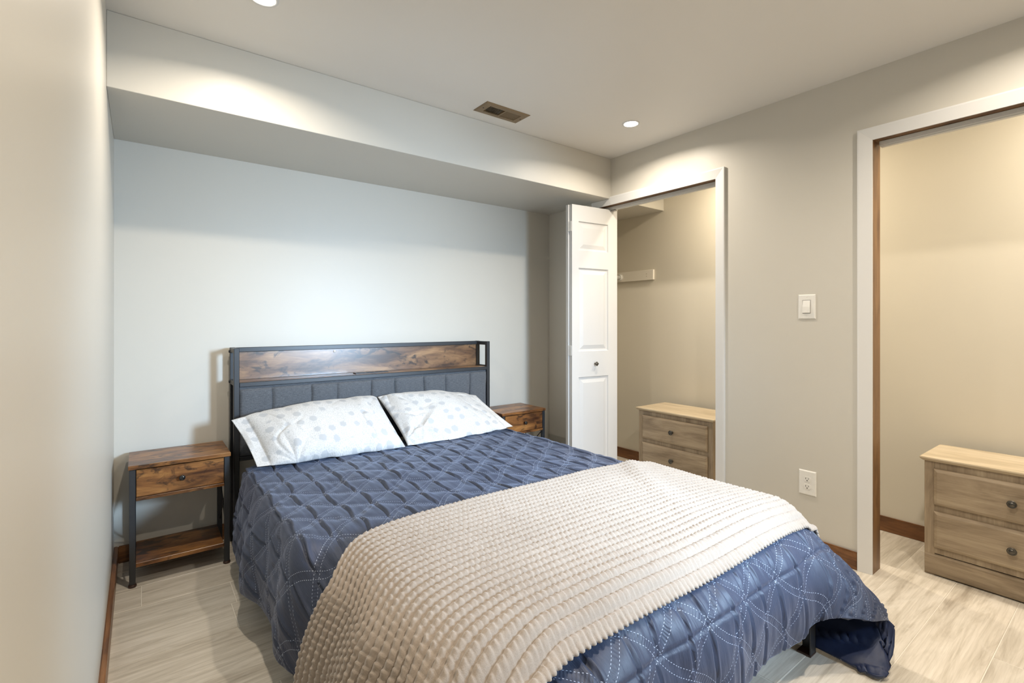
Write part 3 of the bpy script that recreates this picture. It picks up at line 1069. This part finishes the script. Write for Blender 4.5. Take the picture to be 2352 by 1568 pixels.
# pillows ----------------------------------------------------------------------------------
def pillow(label, TL, BL, BR, TR, flange, seed, thick=0.085, gath=()):
    """flange: -1 = open hem at the left end, +1 = at the right end"""
    n, m = 220, 130
    TL, BL, BR, TR = [np.array(p, float) for p in (TL, BL, BR, TR)]
    u = np.linspace(-1, 1, n); v = np.linspace(-1, 1, m)     # v: -1 bottom, +1 top
    U_, V_ = np.meshgrid(u, v, indexing='ij')
    a = (U_ + 1) / 2; b_ = (V_ + 1) / 2
    # outline sags a little between the corners
    base = ((1 - a) * (1 - b_))[..., None] * BL + (a * (1 - b_))[..., None] * BR + ((1 - a) * b_)[..., None] * TL + (a * b_)[..., None] * TR
    ex = (TR - TL + BR - BL); ex /= np.linalg.norm(ex)
    ey = (TL - BL + TR - BR); ey /= np.linalg.norm(ey)
    en = np.cross(ex, ey); en /= np.linalg.norm(en)
    if en[1] > 0:
        en = -en
    W = np.linalg.norm(TR - TL); H = np.linalg.norm(TL - BL)
    base = base + ey * (0.020 * (1 - np.abs(U_) ** 5) * V_ ** 3)[..., None]
    base = base - ex * (0.010 * (1 - V_ ** 2) * np.sign(U_) * np.abs(U_) ** 3)[..., None]
    lowe = np.clip((-V_ - 0.55) / 0.45, 0, 1) ** 2
    base = base + ey * (lowe * (0.018 * vnoise(U_ * 3.2 + seed * 3, U_ * 0 + 2, 3) + 0.008 * vnoise(U_ * 9 + seed, U_ * 0 + 5, 4)))[..., None]
    # body fills all but the hem band at the open end
    ub = U_ * flange
    ub = np.clip(ub / 0.80, -1, 1) if True else ub
    ub = np.where(U_ * flange > 0, np.clip(U_ * flange / 0.84, 0, 1), U_ * flange)
    env = np.clip((1 - np.abs(ub) ** 3.2) * (1 - np.abs(V_) ** 2.6), 0, 1) ** 0.55
    s = U_ * W / 2; t = V_ * H / 2
    rn = np.abs(vnoise(s * 9 + t * 5 + seed, t * 7 - s * 3 + seed * 2, seed + 2))
    wr = 0.017 * vnoise(s * 6 + seed, t * 5 + seed * 2, seed) + 0.004 * vnoise(s * 20 + seed, t * 9, seed + 1) - 0.012 * np.exp(-(rn / 0.12) ** 2) * np.clip(np.abs(U_) - 0.1, 0, 1)
    for (gu, gv, amp, k, ph) in gath:
        dx = (U_ - gu) * W / 2; dy = (V_ - gv) * H / 2
        r = np.hypot(dx, dy); an = np.arctan2(dy, dx)
        wr = wr + amp * np.exp(-(r / 0.17) ** 2) * (np.abs(np.sin(an * k + ph)) - 0.5) * np.clip(r / 0.04, 0, 1)
    edge = np.clip(np.minimum(1 - np.abs(U_), 1 - np.abs(V_)) / 0.06, 0, 1)
    front = thick * env + wr * (0.25 + env) * edge + 0.006 * edge
    # open hem band: loose ripple, flares toward the viewer
    hem = np.clip((U_ * flange - 0.84) / 0.16, 0, 1)
    front = front + hem * 0.010 * np.sin(V_ * 5 + seed) * (1 - V_ ** 4) * edge
    back = -0.035 * env
    F = base + en * front[..., None]
    B = base + en * back[..., None]
    # flatten the underside on the bed
    for A_ in (F, B):
        A_[..., 2] = np.maximum(A_[..., 2], 0.487)
        A_[..., 1] = np.minimum(A_[..., 1], PF - 0.020)
    Pg = np.concatenate([F, B[:, ::-1][:, 1:-1]], axis=1)
    Pg = np.concatenate([Pg, Pg[:, :1]], axis=1)
    uvf = np.stack([s, t], -1)
    uvb = np.stack([s, t[:, ::-1] + 0.3], -1)[:, 1:-1]
    UVg = np.concatenate([uvf, uvb, uvf[:, :1]], axis=1)
    o = grid_mesh('pillow', Pg, UVg, M['pillow'])
    bm = bmesh.new(); bm.from_mesh(o.data)
    bmesh.ops.remove_doubles(bm, verts=bm.verts, dist=1e-5)
    bmesh.ops.recalc_face_normals(bm, faces=bm.faces)
    bm.to_mesh(o.data); bm.free()
    for p in o.data.polygons:
        p.use_smooth = True
    return tag(o, label, 'pillow', 'pillows against the headboard')


pillow('white grey-dotted pillow with a wide open hem, by the left headboard post',
       (0.447, -0.285, 0.668), (0.520, -0.530, 0.478), (1.212, -0.585, 0.480), (1.188, -0.245, 0.705), -1, 1, 0.075,
       ((-0.55, -1.0, 0.012, 3.5, 0.4), (0.95, 0.9, 0.008, 4, 0.1)))
pillow('white pillow with pale grey dots and bunched left end, nearest the closet',
       (1.195, -0.240, 0.705), (1.228, -0.585, 0.480), (1.965, -0.545, 0.478), (1.868, -0.245, 0.655), 1, 4, 0.075,
       ((-0.98, -0.75, 0.030, 3.5, 0.9), (-0.85, 1.0, 0.022, 3.5, 0.2), (-0.7, -0.6, -0.018, 2.5, 1.4)))


# ------------------------------------------------------------------ nightstands
def nightstand(x0, label):
    """x0 = left edge of the top"""
    W, yb, yf, H = 0.384, -0.030, -0.322, 0.5234
    t = thing('nightstand', label, 'nightstand', (x0 + W / 2, (yb + yf) / 2, 0), 'nightstands beside the bed')
    part('tabletop', box(x0, x0 + W, yf, yb, H - 0.018, H, bev=0.0015), M['rustic'], t)
    lx0, lx1 = x0 + 0.004, x0 + W - 0.004 - 0.022
    for lx in (lx0, lx1):
        for ly in (yf + 0.004, yb - 0.004 - 0.022):
            l = part('leg', box(lx, lx + 0.022, ly, ly + 0.022, 0.012, H - 0.019, bev=0.0015), M['metal'], t)
            bm = bmesh.new(); lathe(bm, (lx + 0.011, ly + 0.011, 0.0), (0, 0, 1), [(0, 0.0145), (0.006, 0.0155), (0.012, 0.013)], 16)
            part('foot_pad', bm, M['rubber'], l, smooth=False)
        # thin crossed rods on the side
        bm = bmesh.new()
        xm = lx + 0.011
        cyl(bm, (xm, yf + 0.015, 0.12), (xm, yb - 0.015, 0.37), 0.003, n=10)
        cyl(bm, (xm, yf + 0.015, 0.37), (xm, yb - 0.015, 0.12), 0.003, n=10)
        part('cross_rod', bm, M['metal'], t)
        part('side_rail', box(lx + 0.002, lx + 0.020, yf + 0.026, yb - 0.026, 0.372, 0.388, bev=0.001), M['metal'], t)
    ix0, ix1 = lx0 + 0.0235, lx1 - 0.0015
    bm = bmesh.new()
    bx(bm, ix0, ix1, yf + 0.014, yb - 0.006, 0.372, 0.384, bev=0.0008)
    bx(bm, ix0, ix0 + 0.010, yf + 0.022, yb - 0.006, 0.384, H - 0.019)
    bx(bm, ix1 - 0.010, ix1, yf + 0.022, yb - 0.006, 0.384, H - 0.019)
    bx(bm, ix0, ix1, yb - 0.012, yb - 0.006, 0.384, H - 0.019)
    part('case', bm, M['rustic'], t)
    bm = bmesh.new()
    bx(bm, ix0 + 0.001, ix1 - 0.001, yf + 0.004, yf + 0.016, 0.386, H - 0.022, bev=0.001)
    d = part('drawer', bm, M['rustic'], t)
    part('drawer_lip', box(ix0, ix1, yf - 0.001, yf + 0.014, 0.370, 0.384, bev=0.001), M['rustic'], t)
    bm = bmesh.new()
    lathe(bm, (x0 + W / 2, yf + 0.004, 0.443), (0, -1, 0), [(0, 0.006), (0.008, 0.005), (0.012, 0.010), (0.017, 0.0125), (0.021, 0.0115), (0.0235, 0.006), (0.024, 0.0)], 24)
    part('knob', bm, M['knob'], d, smooth=True)
    part('lower_shelf', box(ix0 - 0.001, ix1 + 0.001, yf + 0.012, yb - 0.010, 0.080, 0.098, bev=0.0012), M['rustic'], t)
    return t


nightstand(0.057, 'rustic brown nightstand on black legs by the left wall')
nightstand(2.030, 'rustic brown nightstand between the bed and the closet, its legs hidden by the comforter')


# ------------------------------------------------------------------ dressers in the closet
def dresser(yl, label, W=0.572, top_over=0.014):
    """yl = left side (as seen), front faces -x"""
    xf, xb, H = 2.950, 3.272, 0.5316
    yr = yl - W
    t = thing('dresser', label, 'dresser', ((xf + xb) / 2, (yl + yr) / 2, 0), 'dressers in the closet')
    # top with a rounded nosing
    bm = bmesh.new()
    o = top_over
    prof = [(0, H - 0.020), (0.006, H - 0.019), (0.014, H - 0.012), (0.018, H - 0.006), (0.017, H - 0.001), (0.012, H)]
    rings = []
    for (e, z) in prof:
        k = e - 0.018
        rings.append([bm.verts.new(p) for p in ((xf - o - 0.006 - k, yl + o + k, z), (xb, yl + o + k, z), (xb, yr - o - k, z), (xf - o - 0.006 - k, yr - o - k, z))])
    # outward = smaller x / larger y
    for r, (e, z) in zip(rings, prof):
        k = e - 0.018
        r[0].co = (xf - o - 0.006 - k, yl + o + k, z); r[3].co = (xf - o - 0.006 - k, yr - o - k, z)
        r[1].co = (xb, yl + o + k, z); r[2].co = (xb, yr - o - k, z)
    for A_, B_ in zip(rings, rings[1:]):
        for i in range(4):
            j = (i + 1) % 4
            bm.faces.new([A_[i], A_[j], B_[j], B_[i]])
    bm.faces.new(rings[0][::-1]); bm.faces.new(rings[-1])
    part('top', bm, M['oak_top'], t, label='paler oak-look top with rounded edge')
    part('side_panel', box(xf + 0.012, xb, yl - 0.014, yl, 0.0, H - 0.020, bev=0.0008), M['oak_z'], t)
    part('side_panel', box(xf + 0.012, xb, yr, yr + 0.014, 0.0, H - 0.020, bev=0.0008), M['oak_z'], t)
    part('back_panel', box(xb - 0.006, xb - 0.001, yr + 0.014, yl - 0.014, 0.02, H - 0.022), M['oak_z'], t)
    bm = bmesh.new()
    bx(bm, xf, xf + 0.012, yl - 0.036, yl, 0.0, H - 0.020, bev=0.001)
    part('stile', bm, M['oak_z'], t)
    bm = bmesh.new()
    bx(bm, xf, xf + 0.012, yr, yr + 0.036, 0.0, H - 0.020, bev=0.001)
    part('stile', bm, M['oak_z'], t)
    for (za, zb) in ((0.470, H - 0.020), (0.282, 0.326), (0.100, 0.134)):
        part('rail', box(xf + 0.0015, xf + 0.012, yr + 0.036, yl - 0.036, za, zb), M['oak_z'], t)
    # plinth with a small step
    bm = bmesh.new()
    prism(bm, [(0.006, 0.006), (-0.004, 0.006), (-0.006, 0.010), (-0.006, 0.086), (-0.003, 0.094), (0.006, 0.096)],
          lambda q: (xf + q[0], yl - 0.002, q[1]), lambda q: (xf + q[0], yr + 0.002, q[1]))
    part('plinth', bm, M['oak_y'], t)
    for (za, zb) in ((0.319, 0.481), (0.128, 0.290)):
        ya, yb2 = yl - 0.034, yr + 0.034
        bm = bmesh.new()
        R_ = []
        for (e, d) in ((0, 0.0), (0, 0.008), (0.003, 0.012), (0.013, 0.0165), (0.016, 0.0165)):
            R_.append([bm.verts.new((xf + 0.002 - d, y, z)) for (y, z) in ((ya - e, za + e), (yb2 + e, za + e), (yb2 + e, zb - e), (ya - e, zb - e))])
        for A_, B_ in zip(R_, R_[1:]):
            for i in range(4):
                j = (i + 1) % 4
                bm.faces.new([A_[i], A_[j], B_[j], B_[i]])
        bm.faces.new(R_[0][::-1]); bm.faces.new(R_[-1])
        d = part('drawer', bm, M['oak_y'], t)
        yc, zc = (ya + yb2) / 2, (za + zb) / 2
        bm = bmesh.new()
        lathe(bm, (xf - 0.0145, yc, zc), (-1, 0, 0), [(0, 0.009), (0.003, 0.008), (0.005, 0.0055), (0.012, 0.006), (0.016, 0.013), (0.019, 0.0155),
                                                      (0.0215, 0.0155), (0.0225, 0.013), (0.0215, 0.011), (0.0215, 0.009), (0.023, 0.0075), (0.0245, 0.005), (0.025, 0.0)], 28)
        part('knob', bm, M['pewter'], d, smooth=True, label='dark pewter ringed knob')
    return t


dresser(-0.722, 'greige oak two-drawer dresser behind the folded white door, partly hidden by the throw blanket')
dresser(-2.330, 'greige oak two-drawer dresser in the closet opening right of the power outlet')

# shelf cleat and rod socket on the closet's back wall
cl = thing('shelf_cleat', 'short white painted wooden cleat fixed to the closet back wall', 'cleat', (XC - 0.01, -0.35, 1.475))
part('board', box(XC - 0.019, XC, -0.563, -0.02, 1.475, 1.555, bev=0.0015), paint('cleat_paint', (0.80, 0.76, 0.68), 0.4, 0.06, 0.5, 60, 0.15), cl)
for (yy, zz) in ((-0.50, 1.524), (-0.50, 1.505)):
    bm = bmesh.new(); lathe(bm, (XC - 0.0192, yy, zz), (-1, 0, 0), [(0, 0.003), (0.001, 0.002)], 10)
    part('screw', bm, M['vent'], cl)
rod = thing('closet_rod', 'white closet rod end in its round socket on the cleat, beside the folded door', 'closet rod', (XC - 0.03, -0.232, 1.512))
bm = bmesh.new(); lathe(bm, (XC - 0.0195, -0.232, 1.512), (-1, 0, 0), [(0, 0.030), (0.003, 0.030), (0.004, 0.024), (0.014, 0.022), (0.014, 0.0175), (0.004, 0.0175)], 28)
part('socket', bm, M['plastic'], rod, smooth=False)
bm = bmesh.new(); cyl(bm, (XC - 0.022, -0.232, 1.512), (XI + 0.002, -0.232, 1.512), 0.0165, n=24)
part('rod', bm, M['plastic'], rod, smooth=True)

# ------------------------------------------------------------------ switch and outlet
SY, SZ = -1.923, 1.2155
sw = thing('light_switch', 'white single rocker light switch on the wall between the closets', 'light switch', (XR, SY, SZ))


def plate(yc, zc, w, h, parent):
    bm = bmesh.new()
    rings = []
    for (e, d) in ((0, 0), (0, 0.0025), (0.0045, 0.0062)):
        rings.append([bm.verts.new((XR - d, yc + a * (w / 2 - e), zc + b_ * (h / 2 - e))) for a, b_ in ((1, -1), (-1, -1), (-1, 1), (1, 1))])
    for A_, B_ in zip(rings, rings[1:]):
        for i in range(4):
            j = (i + 1) % 4
            bm.faces.new([A_[i], A_[j], B_[j], B_[i]])
    bm.faces.new(rings[0][::-1]); bm.faces.new(rings[-1])
    return part('wall_plate', bm, M['plastic'], parent)


plate(SY, SZ, 0.079, 0.121, sw)
bm = bmesh.new()
bx(bm, XR - 0.0068, XR - 0.006, SY - 0.0185, SY + 0.0185, SZ - 0.0335, SZ + 0.0335)
part('rocker_frame', bm, M['gap'], sw)
bm = bmesh.new()
prism(bm, [(0.0064, -0.031), (0.0135, -0.030), (0.0125, 0.0), (0.0072, 0.031), (0.0064, 0.031)],
      lambda q: (XR - q[0], SY - 0.0165, SZ + q[1]), lambda q: (XR - q[0], SY + 0.0165, SZ + q[1]))
part('rocker', bm, M['plastic'], sw)
for dz in (0.048, -0.048):
    bm = bmesh.new(); lathe(bm, (XR - 0.006, SY, SZ + dz), (-1, 0, 0), [(0, 0.003), (0.0012, 0.0026)], 12)
    part('screw', bm, M['plastic'], sw)

OY, OZc = -1.926, 0.3445
ou = thing('power_outlet', 'white double power outlet low on the wall between the closets', 'outlet', (XR, OY, OZc))
plate(OY, OZc, 0.079, 0.121, ou)
for dz in (0.0185, -0.0185):
    bm = bmesh.new()
    n = 28
    pts = []
    for i in range(n):
        a = 2 * math.pi * i / n
        ca, sa = math.cos(a), math.sin(a)
        pts.append((0.0165 * math.copysign(abs(ca) ** 0.8, ca), max(-0.0125, min(0.0125, 0.0155 * sa))))
    prism(bm, pts, lambda q: (XR - 0.006, OY + q[0], OZc + dz + q[1]), lambda q: (XR - 0.0078, OY + q[0], OZc + dz + q[1]))
    r = part('receptacle', bm, M['plastic'], ou)
    for (dy, w, h, z2) in ((0.0062, 0.0022, 0.0085, 0.003), (-0.0062, 0.0022, 0.0065, 0.003)):
        part('slot', box(XR - 0.0082, XR - 0.0077, OY + dy - w / 2, OY + dy + w / 2, OZc + dz + z2 - h / 2, OZc + dz + z2 + h / 2), M['slot'], r)
    bm = bmesh.new(); lathe(bm, (XR - 0.0077, OY, OZc + dz - 0.0065), (-1, 0, 0), [(0, 0.0028), (0.0005, 0.0028)], 12)
    part('slot', bm, M['slot'], r)
bm = bmesh.new(); lathe(bm, (XR - 0.006, OY, OZc), (-1, 0, 0), [(0, 0.003), (0.001, 0.0026)], 12)
part('screw', bm, M['plastic'], ou)

# ------------------------------------------------------------------ ceiling vent
VX0, VX1, VY0, VY1 = 1.531, 1.819, -0.876, -0.742
vt = thing('ceiling_vent', 'brown metal ceiling vent with two banks of louvres, beside the soffit', 'vent', ((VX0 + VX1) / 2, (VY0 + VY1) / 2, ZC))
bm = bmesh.new()
hx0, hx1, hy0, hy1 = 1.572, 1.778, -0.846, -0.772
xm = (hx0 + hx1) / 2
outer = [(VX0, VY0), (VX1, VY0), (VX1, VY1), (VX0, VY1)]
mid = [(VX0 + 0.007, VY0 + 0.007), (VX1 - 0.007, VY0 + 0.007), (VX1 - 0.007, VY1 - 0.007), (VX0 + 0.007, VY1 - 0.007)]
inner = [(hx0, hy0), (hx1, hy0), (hx1, hy1), (hx0, hy1)]
levels = [(outer, ZC), (outer, ZC - 0.002), (mid, ZC - 0.006), (inner, ZC - 0.0065), (inner, ZC + 0.004)]
R_ = [[bm.verts.new((p[0], p[1], z)) for p in pts] for pts, z in levels]
for A_, B_ in zip(R_, R_[1:]):
    for i in range(4):
        j = (i + 1) % 4
        bm.faces.new([A_[i], A_[j], B_[j], B_[i]])
bx(bm, xm - 0.004, xm + 0.004, hy0, hy1, ZC - 0.006, ZC + 0.003)
part('frame', bm, M['vent'], vt)
bm = bmesh.new()
bx(bm, 1.554, 1.796, -0.851, -0.766, ZC + 0.05, ZC + 0.055)
part('duct', bm, M['dark'], vt, label='dark duct opening')
for bank in range(2):
    xa, xb = (hx0, xm - 0.004) if bank == 0 else (xm + 0.004, hx1)
    nS = 11
    for i in range(nS):
        xc = xa + (i + 0.5) * (xb - xa) / nS
        lean = -0.0038 if bank == 0 else 0.0038
        bm = bmesh.new()
        prism(bm, [(-lean - 0.0006, 0.004), (-lean + 0.0006, 0.004), (lean + 0.0006, -0.0045), (lean - 0.0006, -0.0045)],
              lambda q: (xc + q[0], hy0 + 0.0005, ZC + q[1]), lambda q: (xc + q[0], hy1 - 0.0005, ZC + q[1]))
        part('slat', bm, M['vent'], vt)
for (sx, sy) in ((VX0 + 0.020, (VY0 + VY1) / 2), (VX1 - 0.020, (VY0 + VY1) / 2)):
    bm = bmesh.new(); lathe(bm, (sx, sy, ZC - 0.006), (0, 0, -1), [(0, 0.0035), (0.0015, 0.003)], 12)
    part('screw', bm, M['dark'], vt)

# ------------------------------------------------------------------ recessed lights
names = ['round recessed ceiling light near the corner above the closet', 'round recessed ceiling light over the left side of the bed, at the photo\'s top edge',
         'round recessed ceiling light behind the camera on the closet side', 'round recessed ceiling light behind the camera on the left']
spots = [(x, y, l) for (x, y), l in zip(LAMPS, names)] + [(3.05, -3.12, 'round recessed ceiling light inside the closet, near its camera end'), (3.05, -1.45, 'round fill light added to the closet ceiling, unseen behind the wall with the switch')]  # last entry is an invented fixture for the added closet fill
for x, y, l in spots:
    t = thing('recessed_light', l, 'ceiling light', (x, y, ZC), 'recessed ceiling lights')
    bm = bmesh.new()
    n = 40
    prof = [(0.050, 0.0), (0.049, -0.003), (0.042, -0.004), (0.038, -0.002), (0.038, 0.0)]
    R_ = [[bm.verts.new((x + r * math.cos(2 * math.pi * i / n), y + r * math.sin(2 * math.pi * i / n), ZC + z)) for i in range(n)] for r, z in prof]
    for A_, B_ in zip(R_, R_[1:]):
        for i in range(n):
            j = (i + 1) % n
            bm.faces.new([A_[i], A_[j], B_[j], B_[i]])
    part('trim_ring', bm, M['trim'], t, smooth=True)
    bm = bmesh.new(); cyl(bm, (x, y, ZC - 0.0005), (x, y, ZC - 0.0022), 0.038, n=n)
    part('lens', bm, M['lens'], t, label='glowing round lens')
